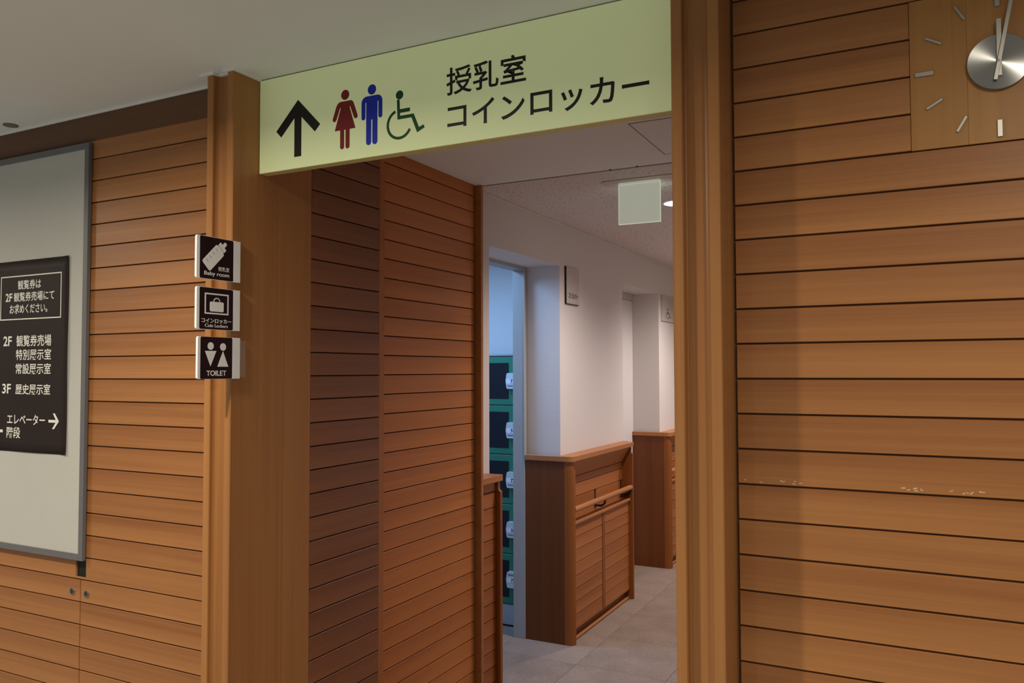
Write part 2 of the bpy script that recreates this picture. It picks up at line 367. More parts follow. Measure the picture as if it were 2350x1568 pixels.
# --- board walls left and right of the opening
ZL0, ZR0 = 0.80199, 0.0573
wl = tagged(box('wall_left', (-4.5, -1.80, YW+0.008, YW+0.12, ZF, ZC), M['groove']), 'wall of horizontal wood boards left of the opening, behind the notice board', 'wall', kind='structure')
wr = tagged(box('wall_right', (XP+0.02, 1.9, YW+0.008, YW+0.12, ZF, ZC), M['groove']), 'wall of horizontal wood boards right of the opening, with the clock', 'wall', kind='structure')
SEAM = -2.5365
door_l = empty('door_3', (-3.1, YW, ZF+0.06), 'low cabinet door of wood boards under the notice board, left of the vertical seam', 'door', None, 'structure')
door_r = empty('door_4', (-2.2, YW, ZF+0.06), 'low cabinet door of wood boards between the vertical seam and the left post', 'door', None, 'structure')
for k in range(0, 31):
    zt = ZL0 - PITCH*k; zc = zt - PITCH/2; h = PITCH - GAP; yc = YW + 0.006
    if zc - h/2 < ZF: break
    if k == 19:                                        # row with the slot cut for the notice board's hanger
        board(4.5-2.5626, h, 0.012, 'X', M['board_x'], ((-4.5-2.5626)/2, yc, zc), wl)
        board(2.510-1.838, h, 0.012, 'X', M['board_x'], ((-2.510-1.838)/2, yc, zc), wl)
        board(2.5626-2.510-0.0004, 0.006, 0.012, 'X', M['board_x'], ((-2.5626-2.510)/2, yc, zt-PITCH+GAP/2+0.003), wl, 'board_sliver')
    elif k >= 20:
        board(4.5+SEAM-0.0025, h, 0.012, 'X', M['board_x'], ((-4.5+SEAM-0.0025)/2, yc, zc), door_l)
        board(-SEAM-0.0015-1.838, h, 0.012, 'X', M['board_x'], ((SEAM+0.0015-1.838)/2, yc, zc), door_r)
    else:
        board(4.5-1.838, h, 0.012, 'X', M['board_x'], ((-4.5-1.838)/2, yc, zc), wl)
box('hanger_slot', (-2.5626, -2.510, YW+0.0, YW+0.0078, ZL0-PITCH*19, ZL0-PITCH*20+GAP/2+0.006), M['black'], wl).location.y += 0.007
for dr, lx in ((door_l, -2.576), (door_r, -2.502)):
    lk = cyl('lock', (lx, YW-0.001, -0.7405), 0.0125, 0.006, 'Y', M['chrome'], dr, 28, 0.001)
    cyl('lock_core', (lx, YW-0.0042, -0.7405), 0.0093, 0.0012, 'Y', M['lockcore'], lk, 24)
    # key slot
    box('key_slot', (lx-0.001, lx+0.001, YW-0.0053, YW-0.0046, -0.7465, -0.7345), M['black'], lk)
# frieze, its shade put into the wood colour, leaning out to the ceiling above the left boards
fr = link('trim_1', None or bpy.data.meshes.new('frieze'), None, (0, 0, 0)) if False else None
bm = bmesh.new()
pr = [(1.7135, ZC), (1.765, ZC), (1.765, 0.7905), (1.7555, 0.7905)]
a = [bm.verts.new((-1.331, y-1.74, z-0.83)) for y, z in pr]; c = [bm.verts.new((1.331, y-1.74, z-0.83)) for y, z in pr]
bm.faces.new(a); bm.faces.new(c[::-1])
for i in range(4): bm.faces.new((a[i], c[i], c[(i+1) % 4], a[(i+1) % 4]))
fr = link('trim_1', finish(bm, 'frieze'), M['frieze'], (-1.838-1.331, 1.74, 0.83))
tagged(fr, 'wood frieze board, coloured dark for its shade, leaning under the ceiling above the left wall boards', 'trim', kind='structure')

# right wall boards, interrupted by the clock panel
CX0, CX1, CZ0, CZ1 = -0.0116, 0.2895, 0.4323, 0.7323
for k in range(-11, 22):
    zt = ZR0 - PITCH*k; h = PITCH - GAP; yc = YW + 0.006; zc = zt - PITCH/2
    if zt > ZC: zt2 = ZC; zb = ZR0 - PITCH*(k+1) + GAP/2; h = zt2 - zb; zc = (zt2+zb)/2
    if zc - h/2 < ZF: break
    if -9 <= k <= -6:
        board(CX0-0.0006+0.3565, h, 0.012, 'X', M['board_x'], ((CX0-0.0006-0.3565)/2, yc, zc), wr)
        board(1.9-CX1-0.0006, h, 0.012, 'X', M['board_x'], ((1.9+CX1+0.0006)/2, yc, zc), wr)
    else:
        board(1.9+0.3565, h, 0.012, 'X', M['board_x'], ((1.9-0.3565)/2, yc, zc), wr)
# pale scuffs knocked into the lower edge of one board
rs = random.Random(3); sc_p = []
zsc = ZR0 - PITCH*4 + 0.006
for xa, xb, n in ((-0.345, -0.335, 1), (-0.31, -0.305, 1), (-0.27, -0.23, 5), (-0.045, -0.005, 6), (0.04, 0.10, 9), (0.155, 0.185, 3)):
    for _ in range(n):
        u = rs.uniform(xa, xb); v = zsc + rs.uniform(0, 0.006); a_ = rs.uniform(0.0015, 0.005); b_ = rs.uniform(0.0006, 0.0016); t = rs.uniform(-0.5, 0.5)
        sc_p.append([(u + a_*math.cos(q)*math.cos(t) - b_*math.sin(q)*math.sin(t), v + a_*math.cos(q)*math.sin(t) + b_*math.sin(q)*math.cos(t)) for q in [i*math.pi/4 for i in range(8)]])
tagged(decal('scuff_marks', sc_p, 'Y', YW-0.00001, M['scuff'], wr, 0.0002), kind='stuff')
sl = [bar((-2.17+0.012*i, 0.7195), (-2.163+0.012*i, 0.7200), 0.0008+0.0006*rs.random()) for i in range(9)]
tagged(decal('scuff_marks', sl, 'Y', YW-0.00001, M['scuff'], wl, 0.0002), kind='stuff')

# --- the two grooved posts that frame the opening (plan outlines, mirrored)
def post_plan(s, xe):      # xe = face of the opening, s = +1 grows towards +x
    P = [(xe, YA+0.003), (xe+s*0.003, YA), (xe+s*0.0215, YA), (xe+s*0.0235, YA+0.002), (xe+s*0.0235, YA+0.018)]
    P += [(xe+s*0.0245, YA+0.0205), (xe+s*0.027, YA+0.0215), (xe+s*0.066, YA+0.0215), (xe+s*0.071, YA+0.020), (xe+s*0.075, YA+0.016), (xe+s*0.0773, YA+0.010)]
    P += [(xe+s*0.0775, YA+0.000), (xe+s*0.0790, YA-0.002), (xe+s*0.1000, YA-0.002), (xe+s*0.1015, YA-0.0005), (xe+s*0.1015, YW+0.10), (xe, YW+0.10)]
    return P
pl = tagged(prism('trim_2', post_plan(-1, XA), ZF, ZC+0.015, M['post']), 'grooved wood post at the left side of the opening, carrying the three small signs', 'post', kind='structure')
box('side_panel', (XA-0.03, XA, YW+0.0995, 1.9765, ZF, ZC), M['post'], pl)
pr_ = tagged(prism('trim_3', post_plan(1, XP), ZF, ZC+0.015, M['post']), 'grooved wood post at the right side of the opening', 'post', kind='structure')
box('side_panel', (XP, XP+0.03, YW+0.0995, 3.235, ZF, ZC), M['post'], pr_)
t4 = tagged(boxes('trim_4', [(XA, XA+0.008, YA+0.0001, YW-0.01, ZC-0.005, ZC), (XA-0.036, XA+0.008, YA-0.008, YA, ZC-0.005, ZC),
      (XA-0.0690, XA-0.028, YA+0.012, YA+0.0215, ZC-0.005, ZC), (XA-0.0775, XA-0.0695, YA-0.0019, YA+0.0215, ZC-0.005, ZC), (XA-0.127, XA-0.0695, YA-0.010, YA-0.002, ZC-0.005, ZC)], M['whitetrim']),
      'thin white ceiling trim around the head of the left post', 'trim', kind='structure')

# --- passage side: near bay of boards, trim, set-back bay of boards, end post
wp = tagged(box('wall_passage', (XB-0.16, XB-0.013, 1.90, 3.235, ZF, ZC), M['groove']), 'left side wall of the passage lined with horizontal reddish boards', 'wall', kind='structure')
box('bay_backing', (XB-0.012, XA-0.013, 1.98, 2.36, ZF, ZC), M['groove'], wp)
def rows(z0, k0, x, ya, yb, parent, zmax=ZC, zmin=ZF, mat='board_y'):
    k = k0
    while True:
        zt = z0 - PITCH*k - GAP/2; zb = z0 - PITCH*(k+1) + GAP/2; k += 1
        if zb > zmax - 0.004: continue
        if zt > zmax: zt = zmax
        if zt < zmin + 0.01: break
        if zb < zmin: zb = zmin
        board(yb-ya, zt-zb, 0.012, 'Y', M[mat], (x-0.006, (ya+yb)/2, (zt+zb)/2), parent)
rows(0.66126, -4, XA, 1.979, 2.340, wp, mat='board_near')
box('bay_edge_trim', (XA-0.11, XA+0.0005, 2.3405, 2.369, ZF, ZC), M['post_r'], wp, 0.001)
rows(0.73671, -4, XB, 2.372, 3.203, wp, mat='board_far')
box('end_post', (XB-0.03, -1.811, 3.217, 3.237, ZF, ZC), M['rail_y'], wp, 0.001)

# --- corridor walls
def yz_prism(name, pts, x0, x1, mat, parent=None):
    cy = sum(q[0] for q in pts)/len(pts); cz = sum(q[1] for q in pts)/len(pts); cx = (x0+x1)/2; bm = bmesh.new(); n = len(pts)
    a = [bm.verts.new((x0-cx, y-cy, z-cz)) for y, z in pts]; c = [bm.verts.new((x1-cx, y-cy, z-cz)) for y, z in pts]
    bm.faces.new(a); bm.faces.new(c[::-1])
    for i in range(n): bm.faces.new((a[i], c[i], c[(i+1) % n], a[(i+1) % n]))
    bm.normal_update(); bmesh.ops.triangulate(bm, faces=[f for f in bm.faces if len(f.verts) > 4], ngon_method='EAR_CLIP')
    return link(name, finish(bm, name), mat, (cx, cy, cz), parent)
wc = tagged(yz_prism('wall_corridor', [(3.2375, ZF), (3.47, ZF), (3.47, 0.626), (4.338, 0.626), (4.338, ZF), (5.45, ZF), (5.45, 0.630), (6.335, 0.630), (6.335, ZF), (10.2, ZF), (10.2, ZK), (3.2375, ZK)], -2.155, XW, M['paper']), 'ribbed off-white wallpapered wall of the corridor with two door recesses', 'wall', kind='structure')
we = tagged(box('wall_end', (-2.2, 0.1, 10.2, 10.3, ZF, ZK), M['paper']), 'far end wall of the corridor', 'wall', kind='structure')
wcr = tagged(boxes('wall_corridor_right', [(-0.2, -0.1, 3.236, 10.2, ZF, ZK), (-0.434, -0.1, 3.15, 3.236, ZF, ZK)], M['paper']), 'right wall of the corridor, hidden by the right post', 'wall', kind='structure')
# locker room shell
lr = tagged(boxes('wall_locker_room', [(-4.2, -2.156, 4.98, 5.08, ZF, 0.9), (-4.2, -4.1, 2.7, 4.98, ZF, 0.9), (-4.2, -2.156, 2.6, 2.7, ZF, 0.9), (-2.22, -2.156, 2.7, 3.469, ZF, 0.9),
      (-4.2, -2.0, 2.6, 5.08, 0.9, 1.0), (-2.22, -2.156, 3.469, 4.31, 0.640, 0.9), (-2.2, -2.156, 4.36, 4.98, ZF, 0.9)], M['paint']), 'white walls of the coin locker room behind the first recess', 'wall', kind='structure')
d1 = tagged(boxes('door_1', [(-2.20, -2.1205, 4.296, 4.3215, ZF, 0.626), (-2.20, -2.1205, 3.4865, 4.2955, 0.606, 0.626), (-2.20, -2.1205, 3.4705, 3.486, ZF, 0.626)], M['metalframe'], None, 0.0015),
      'grey metal door frame of the open coin locker room', 'door', kind='structure')
box('seal_strip', (-2.1225, -2.1195, 4.293, 4.2958, -0.50, 0.606), M['scuff'], d1)
d2 = tagged(box('door_2', (-2.19, -2.130, 5.452, 6.334, ZF, 0.575), M['paint'], None, 0.002), 'white closed door in the second corridor recess', 'door', kind='structure')
box('door_head', (-2.19, -2.124, 5.452, 6.334, 0.577, 0.629), M['plate'], d2, 0.002)

# --- panelled wainscot on the corridor wall
def wainscot(name, y0, y1, label, front=True, full=True, xb=-2.119):
    t = empty(name, (-1.86, (y0+y1)/2, ZF), label, 'wainscot')
    ZT = -0.498
    ys = y0 + 0.043 if front else y0
    ye = y1 - 0.022
    if front:
        box('end_panel', (xb, -1.868, y0, y0+0.022, ZF, ZT-0.030), M['panel_dark'], t, 0.0006)
        pl1 = [(-1.8675, y0)] + arc(-1.845, y0+0.030, 0.030, -90, 0, 8) + [(-1.815, ys), (-1.9075, ys), (-1.9075, y0+0.0225), (-1.8675, y0+0.0225)]
        prism('corner_post', pl1, ZF, -0.576, M['post_dark'], t)
        pl2 = [(-1.8675, y0)] + arc(-1.857, y0+0.030, 0.030, -90, 0, 8) + [(-1.827, ys), (-1.9075, ys), (-1.9075, y0+0.0225), (-1.8675, y0+0.0225)]
        prism('corner_post_head', pl2, -0.5758, ZT-0.030, M['post_dark'], t)
        boxes('cap_return', [(xb, -1.872, y0-0.008, y0+0.0005, ZT-0.030, ZT), (xb, -1.908, y0+0.0005, y0+0.006, ZT-0.030, ZT)], M['rail_y'], t, 0.001)
        plc = [(-1.8715, y0-0.008)] + arc(-1.848, y0+0.030, 0.036, -90, 0, 8) + [(-1.812, ys-0.004), (-1.9075, ys-0.004), (-1.9075, y0+0.007), (-1.8715, y0+0.007)]
        prism('cap_corner', plc, ZT-0.030, ZT, M['post'], t)
    box('cap', (-1.9075, -1.812, ys-0.0035, y1, ZT-0.030, ZT), M['rail_y'], t, 0.0015)
    if full: box('cap_backing', (-1.9075, -1.873, y1, y1+0.055, ZT-0.030, ZT), M['rail_y'], t, 0.0015)
    # end stile with the little step near its head
    side_prism('end_stile', [(-1.9075, ZF), (-1.815, ZF), (-1.815, -0.580), (-1.820, -0.575), (-1.825, -0.572), (-1.828, -0.562), (-1.828, ZT-0.0305), (-1.9075, ZT-0.0305)], ye, y1, M['post_dark'], t)
    box('recess_back', (-1.9075, -1.904, ys+0.0005, ye-0.0005, ZF+0.001, ZT-0.031), M['groove'], t)
    if full:
        side_prism('sloped_soffit', [(-1.829, ZT-0.0305), (-1.9035, ZT-0.0305), (-1.9035, -0.637), (-1.893, -0.637)], ys+0.0005, ye-0.0005, M['rail_y'], t)
        X2 = -1.891
        def b(ya, yb, za, zb, x=X2): board(yb-ya, za-zb, 0.011, 'Y', M['board_y'], (x-0.0055, (ya+yb)/2, (za+zb)/2), t)
        a_, e_ = ys+0.001, ye-0.001; L = (e_-a_)
        b(a_, e_, -0.640, -0.681); b(a_, e_, -0.685, -0.7595)
        s1, s2 = a_ + 0.478*L, a_ + 0.513*L; s3 = e_ - 0.038
        for za, zb in ((-0.7635, -0.838), (-0.842, -0.884)):
            b(a_, s1, za, zb); b(s2, s3, za, zb)
        for ya, yb in ((s1+0.001, s2-0.001), (s3+0.001, e_)): box('bracket_slot', (-1.9035, -1.899, ya, yb, -0.884, -0.7635), M['black'], t)
        # grab rail, a rounded bar carried on black hooks
        hr = side_prism('hand_rail', [(-1.829+0.016*math.cos(q)*1.15, -0.812+0.017*math.sin(q)) for q in [i*math.pi/8 for i in range(16)]], ys+0.0007, ye-0.0007, M['rail_y'], t)
        for yy in (s1+0.5*(s2-s1), s3+0.02):
            side_prism('rail_bracket', [(-1.8985, -0.858), (-1.8985, -0.870), (-1.845, -0.868), (-1.822, -0.852), (-1.818, -0.828), (-1.828, -0.828), (-1.833, -0.846), (-1.850, -0.857)], yy-0.006, yy+0.006, M['black'], t)
        box('ledge', (-1.9035, -1.828, ys+0.0006, ye-0.0006, -0.9035, -0.886), M['rail_y'], t, 0.003, 2)
        mid0, mid1 = a_ + 0.485*L, a_ + 0.530*L
        for k in range(8):
            za = -0.907 - PITCH*k - (0 if k == 0 else GAP/2); zb = -0.982 - PITCH*k + GAP/2
            b(a_, mid0, za, zb, XB); b(mid1, e_, za, zb, XB)
        box('mid_stile', (-1.90, -1.8385, mid0+0.001, mid1-0.001, -1.512, -0.9038), M['post_dark'], t, 0.001)
        box('bottom_rail', (-1.90, -1.8405, a_, e_, -1.5145, -1.5075), M['rail_y'], t)
        box('kick_board', (-1.903, -1.868, a_, e_, -1.566, -1.515), M['panel_dark'], t)
        box('base_strip', (-1.903, -1.842, a_, e_, ZF+0.004, -1.5665), M['rail_y'], t, 0.002)
    else:
        z0 = -0.5775
        rows_z = [-0.5295, z0] + [z0 - PITCH*(i+1) for i in range(13)]
        for za, zb in zip(rows_z[:-1], rows_z[1:]):
            board(ye-ys-0.002, za-zb-GAP, 0.011, 'Y', M['board_y'], (XB-0.0055, (ys+ye)/2, (za+zb)/2), t)
        box('base_strip', (-1.903, -1.838, ys+0.001, ye-0.001, ZF+0.003, -1.555), M['rail_y'], t, 0.002)
    return t
wainscot('wainscot_panel', 3.2385, 3.431, 'narrow wood wainscot piece just beyond the passage end post, before the locker room doorway', front=False, full=False)
wainscot('wainscot_panel', 4.300, 5.392, 'wood wainscot with a grab rail between the locker room doorway and the second recess')
wainscot('wainscot_panel', 6.310, 7.42, 'farther wood wainscot past the second recess, half hidden by the right post', xb=-2.133)

# ================================================================== BIG DIRECTION SIGN
SY = 1.7475; SX0, SZ0 = -1.7360, 0.5845; SX1 = XP - 0.0005; SZ1 = ZC - 0.0025
sg = empty('direction_sign', ((SX0+SX1)/2, SY, SZ0), 'long pale yellow direction sign box spanning the top of the opening', 'sign')
box('sign_box', (SX0+0.0005, SX1-0.0005, SY+0.0012, SY+0.032, SZ0, SZ1), M['signbox'], sg, 0.001)
box('sign_face', (SX0+0.0008, SX1-0.0008, SY, SY+0.0012, SZ0+0.001, SZ1-0.001), M['sign'], sg)
def S_(pts): return [(SX0 + x/1000 + (0.0), SZ0 + z/1000) for x, z in pts]
arrow = S_([(148,199),(66,117),(85,98),(135,148),(135,34),(161,34),(161,148),(211,98),(230,117)])
decal('arrow', [arrow], 'Y', SY, M['ink'], sg)
# woman
wpic = [S_(ell(319,186,14,14)),
  S_([(300,168),(340,168),(346,164),(350,156),(363,121),(361,116),(355,114),(350,118),(337,151),(334,151),(355,88),(283,88),(304,151),(301,151),(288,118),(283,114),(277,116),(275,121),(288,156),(293,164)]),
  S_([(302,88)]+[(302,41)]+arc(309,41,7,180,360,8)+[(316,88)]), S_([(321,88),(321,41)]+arc(328,41,7,180,360,8)+[(335,88)])]
def fix(pl):     # arcs come back in local mm when mixed in before S_; nothing to do, kept simple
    return pl
decal('woman_pictogram', wpic, 'Y', SY, M['red'], sg)
mpic = [S_(ell(411,186,14,14)),
  S_(arc(393,152,17,180,90,5)+arc(429,152,17,90,0,5)+[(446,111)]+arc(439.5,111,6.5,0,-180,6)+[(433,152),(430,152),(430,42)]+arc(421.5,42,8.5,0,-180,6)+[(413,103),(409,103),(409,42)]+arc(400.5,42,8.5,0,-180,6)+[(392,152),(389,152),(389,111)]+arc(382.5,111,6.5,0,-180,6))]
decal('man_pictogram', mpic, 'Y', SY, M['blue'], sg)
def wheelchair(k, f, plane, d, mat, parent, name='wheelchair_pictogram'):
    """k scales millimetres on the sign; f maps points to the plane"""
    P = [f(ell(502.5,156,12,12)), f([(494,143.8),(502.6,143.8),(503.5,117),(536,117),(536,107),(504,107),(504.5,99),(548,99),(565,60),(579,65.5),(582.5,57),(559,47),(541,90),(496,90)])]
    P += [f(q) for q in ring('', 502, 77, 41.5, 34, plane, d, mat, parent, 110, 333, n=30)]
    return decal(name, P, plane, d, mat, parent)
wheelchair(1, S_, 'Y', SY, M['green'], sg)
def sb(x0, x1, z0, z1): return (SX0+x0/1000, SX0+x1/1000, SZ0+z0/1000, SZ0+z1/1000)
lettering('lettering', '授乳室', sb(650, 880, 129, 202), 'Y', SY, M['ink'], sg, 0.012)
lettering('lettering', 'コインロッカー', sb(653, 1193, 38, 105), 'Y', SY, M['ink'], sg, 0.012)

# ================================================================== SMALL SIGNS ON THE LEFT POST
XS = XA + 0.0072
def plate(y0, y1, z0, z1, label):
    t = empty('small_sign', (XA, (y0+y1)/2, z0), label, 'sign', 'three small signs stacked on the left post')
    pts = arc(y0+0.006, z1-0.006, 0.006, 180, 90, 5) + [(y1, z1), (y1, z0)] + arc(y0+0.006, z0+0.006, 0.006, 270, 180, 5)
    bm = bmesh.new(); cy, cz = (y0+y1)/2, (z0+z1)/2; n = len(pts)
    a = [bm.verts.new((-0.0034, y-cy, z-cz)) for y, z in pts]; b = [bm.verts.new((0.0034, y-cy, z-cz)) for y, z in pts]
    bm.faces.new(a); bm.faces.new(b[::-1])
    for i in range(n): bm.faces.new((a[i], b[i], b[(i+1) % n], a[(i+1) % n]))
    link('plate', finish(bm, 'plate'), M['acrylic'], (XA+0.0037, cy, cz), t)
    return t
def R2(y0, y1, z0, z1, r): return rrect(y0, y1, z0, z1, r)
p1 = plate(1.5165, 1.6705, 0.2535, 0.3705, 'small maroon sign with a baby bottle, topmost of three on the left post')
decal('film', [R2(1.5270, 1.6445, 0.2545, 0.3695, 0.004)], 'X', XS, M['film'], p1, 0.0004)
box('tape', (XS, XS+0.0005, 1.6455, 1.6705, 0.2540, 0.3700), M['tape'], p1)
# bottle drawn upright then tilted towards the upper right
def tilt(pts, cy=1.5810, cz=0.3220, a=-45):
    q = math.radians(a); return [(cy + x*math.cos(q) - z*math.sin(q), cz + x*math.sin(q) + z*math.cos(q)) for x, z in pts]
XF = XS + 0.0004
body = arc(-0.0130, -0.042, 0.006, 180, 270, 4) + arc(0.0130, -0.042, 0.006, 270, 360, 4) + arc(0.0140, 0.019, 0.005, 0, 90, 3) + [(0.0125, 0.0265), (-0.0125, 0.0265)] + arc(-0.0140, 0.019, 0.005, 90, 180, 3)
collar = [(-0.0145, 0.0277), (0.0145, 0.0277), (0.0145, 0.0385), (-0.0145, 0.0385)]
teat = [(-0.0055, 0.0385), (0.0055, 0.0385)] + arc(0, 0.047, 0.0055, 0, 180, 8)
decal('bottle_pictogram', [tilt(body), tilt(collar), tilt(teat)], 'X', XF, M['pict'], p1, 0.0003)
decal('bottle_marks', [tilt(rect(-0.013, -0.0035, z, z+0.0010)) for z in (-0.033, -0.018, -0.003, 0.012)], 'X', XF+0.0003, M['film'], p1, 0.0002)
lettering('lettering', '授乳室', (1.5905, 1.6300, 0.2790, 0.2910), 'X', XF, M['pict'], p1, 0.003, 0.0003)
lettering('lettering', 'Baby room', (1.5420, 1.6300, 0.2610, 0.2750), 'X', XF, M['pict'], p1, 0.010, 0.0003)
p2 = plate(1.5180, 1.6705, 0.1155, 0.2310, 'small maroon sign with a suitcase in a frame, middle of three on the left post')
decal('film', [R2(1.5275, 1.6450, 0.1165, 0.2300, 0.004)], 'X', XS, M['film'], p2, 0.0004)
box('tape', (XS, XS+0.0005, 1.6460, 1.6705, 0.1160, 0.2305), M['tape'], p2)
decal('frame_pictogram', [rect(1.5450, 1.6285, 0.2115, 0.2155), rect(1.5450, 1.6285, 0.1580, 0.1620), rect(1.5450, 1.5490, 0.1620, 0.2115), rect(1.6245, 1.6285, 0.1620, 0.2115)], 'X', XF, M['pict'], p2, 0.0003)
decal('suitcase_pictogram', [R2(1.5625, 1.6110, 0.1655, 0.1925, 0.004)] + ring('', 1.5867, 0.1915, 0.0125, 0.0098, 'X', XF, None, None, 10, 170, n=14), 'X', XF, M['pict'], p2, 0.0003)
lettering('lettering', 'コインロッカー', (1.5350, 1.6390, 0.1335, 0.1460), 'X', XF, M['pict'], p2, 0.010, 0.0003)
lettering('lettering', 'Coin Lockers', (1.5465, 1.6265, 0.1222, 0.1312), 'X', XF, M['pict'], p2, 0.004, 0.0003)
p3 = plate(1.5235, 1.6725, -0.0195, 0.0960, 'small maroon sign reading TOILET, lowest of three on the left post')
decal('film', [R2(1.5325, 1.6440, -0.0190, 0.0955, 0.004)], 'X', XS, M['film'], p3, 0.0004)
box('tape', (XS, XS+0.0005, 1.6450, 1.6725, -0.0190, 0.0955), M['tape'], p3)
decal('toilet_pictogram', [ell(1.5670, 0.0705, 0.0105, 0.0105), ell(1.6105, 0.0690, 0.0105, 0.0105), [(1.5475, 0.0570), (1.5870, 0.0575), (1.5670, 0.0150)], [(1.6105, 0.0570), (1.5910, 0.0142), (1.6300, 0.0142)]], 'X', XF, M['pict'], p3, 0.0003)
lettering('lettering', 'TOILET', (1.5535, 1.6225, -0.0110, 0.0035), 'X', XF, M['pict'], p3, 0.014, 0.0003)
box('clear_tape', (XA+0.0001, XA+0.0004, 1.6728, 1.7000, -0.0155, 0.0890), M['clear'], p3)

# ================================================================== NOTICE BOARD AND ITS POSTER
YB = 1.7395; X0b, X1b, Z0b, Z1b = -4.20, -2.507, -0.631, 0.783
nb = empty('notice_board', ((X0b+X1b)/2, YB, Z0b), 'large grey-framed notice board hanging on the left board wall', 'board')
fw = 0.0275
for bb in ((X1b-fw*0.8, X1b, YB, YW-0.0035, Z0b, Z1b), (X0b, X0b+fw, YB, YW-0.0035, Z0b, Z1b),
           (X0b+fw, X1b-fw*0.8, YB, YW-0.0035, Z1b-0.022, Z1b), (X0b+fw, X1b-fw*0.8, YB, YW-0.0035, Z0b, Z0b+0.022)):
    box('frame', bb, M['frame'], nb, 0.0008)
box('panel', (X0b+fw, X1b-fw*0.8, YB+0.003, YW-0.004, Z0b+0.022, Z1b-0.022), M['feltboard'], nb)
ps = empty('poster', (-3.05, 1.738, -0.28), 'dark brown floor guide poster pinned on the grey notice board', 'poster')
# sheet with a slightly curling right edge
bm = bmesh.new(); nx, nz = 24, 20; XL, XR, ZB_, ZT_ = -3.50, -2.600, -0.282, 0.401; grid = []
for j in range(nz+1):
    row = []
    for i in range(nx+1):
        u, v = i/nx, j/nz; x = XL + (XR-XL)*u; z = ZB_ + (ZT_-ZB_)*v
        e = max(0, (u-0.958)/0.042); lift = 0.0008 + 0.006*e*e*(0.4+0.6*math.sin(2.2+5*v)**2) + 0.0025*max(0, 0.08-v)/0.08*(0.5+0.5*math.sin(18*u))
        row.append(bm.verts.new((x+3.05, -lift, z+0.28)))
    grid.append(row)
for j in range(nz):
    for i in range(nx): bm.faces.new((grid[j][i], grid[j][i+1], grid[j+1][i+1], grid[j+1][i]))
sheet = link('sheet', finish(bm, 'sheet'), M['poster'], (-3.05, YB+0.0025, -0.28), ps)
sheet.modifiers.new('thickness', 'SOLIDIFY').thickness = 0.0004
for pgn in sheet.data.polygons: pgn.use_smooth = True
YPp = YB + 0.0008
bx0, bx1 = -2.992, -2.642
decal('box_outline', [rect(bx0, bx1, 0.3435, 0.3475), rect(bx0, bx1, 0.1885, 0.1925), rect(bx0, bx0+0.004, 0.1925, 0.3435), rect(bx1-0.004, bx1, 0.1925, 0.3435)], 'Y', YPp, M['cream'], ps, 0.0003)
for tx, q in (('観覧券は', (-2.890, -2.756, 0.2965, 0.330)), ('2F', (-2.962, -2.922, 0.2555, 0.2855)), ('観覧券売場にて', (-2.913, -2.680, 0.2535, 0.287)),
              ('お求めください。', (-2.936, -2.718, 0.2105, 0.244)), ('2F', (-2.970, -2.920, 0.0950, 0.1305)), ('観覧券売場', (-2.8925, -2.6925, 0.0920, 0.1325)),
              ('特別展示室', (-2.8935, -2.6925, 0.0420, 0.0825)), ('常設展示室', (-2.8935, -2.6930, -0.0080, 0.0320)), ('3F', (-2.9715, -2.920, -0.0765, -0.0410)),
              ('歴史展示室', (-2.8925, -2.6940, -0.0800, -0.0410)), ('エレベーター', (-2.938, -2.7200, -0.1850, -0.1490)), ('階段', (-2.940, -2.8595, -0.2350, -0.1950))):
    lettering('lettering', tx, q, 'Y', YPp, M['cream'], ps, 0.018 if tx in ('2F', '3F') else 0.010, 0.0003)
decal('arrow', [rect(-2.700, -2.658, -0.1740, -0.1645), [(-2.6760, -0.1420), (-2.6655, -0.1420), (-2.6430, -0.1690), (-2.6685, -0.1960), (-2.6795, -0.1960), (-2.6565, -0.1690)]], 'Y', YPp, M['cream'], ps, 0.0003)
decal('arrow', [rect(-3.022, -2.963, -0.2165, -0.2065), [(-3.000, -0.1870), (-3.011, -0.1870), (-3.034, -0.2115), (-3.011, -0.2365), (-3.000, -0.2365), (-3.021, -0.2115)]], 'Y', YPp, M['cream'], ps, 0.0003)
cyl('pin', (-2.6075, YB-0.0005, 0.3925), 0.0018, 0.002, 'Y', M['chrome'], ps, 12)

# ================================================================== CLOCK
KX, KZ = 0.1386, 0.5822
ck = empty('wall_clock', (KX, YW, CZ0), 'square wood clock with a round brushed steel centre on the right board wall', 'clock')
box('dial_panel', (CX0, CX0+0.0985, YW-0.0008, YW+0.0075, CZ0+0.0006, CZ1-0.0006), M['clockwood'], ck, 0.0006)
box('dial_panel', (CX0+0.0985, CX1, YW-0.0008, YW+0.0075, CZ0+0.0006, CZ1-0.0006), M['clockwood'], ck, 0.0006)
boss = bpy.data.objects.new('centre_disc', None)
bm = bmesh.new(); bmesh.ops.create_cone(bm, cap_ends=True, segments=96, radius1=0.0525, radius2=0.0520, depth=0.008)
bd = link('centre_disc', finish(bm, 'centre_disc'), M['brushed'], (KX, YW-0.0075, KZ), ck); bd.rotation_euler = (math.pi/2, 0, 0)
bpy.data.objects.remove(boss)
def slab(name, pts, y0, y1, mat, parent):
    """outline in (x, z), between two depths"""
    cx = sum(q[0] for q in pts)/len(pts); cz = sum(q[1] for q in pts)/len(pts); bm = bmesh.new(); n = len(pts)
    a = [bm.verts.new((x-cx, (y0-y1)/2, z-cz)) for x, z in pts]; b = [bm.verts.new((x-cx, (y1-y0)/2, z-cz)) for x, z in pts]
    bm.faces.new(a); bm.faces.new(b[::-1])
    for i in range(n): bm.faces.new((a[i], b[i], b[(i+1) % n], a[(i+1) % n]))
    bmesh.ops.bevel(bm, geom=bm.edges[:], offset=0.0004, segments=1, affect='EDGES')
    return link(name, finish(bm, name), mat, (cx, (y0+y1)/2, cz), parent)
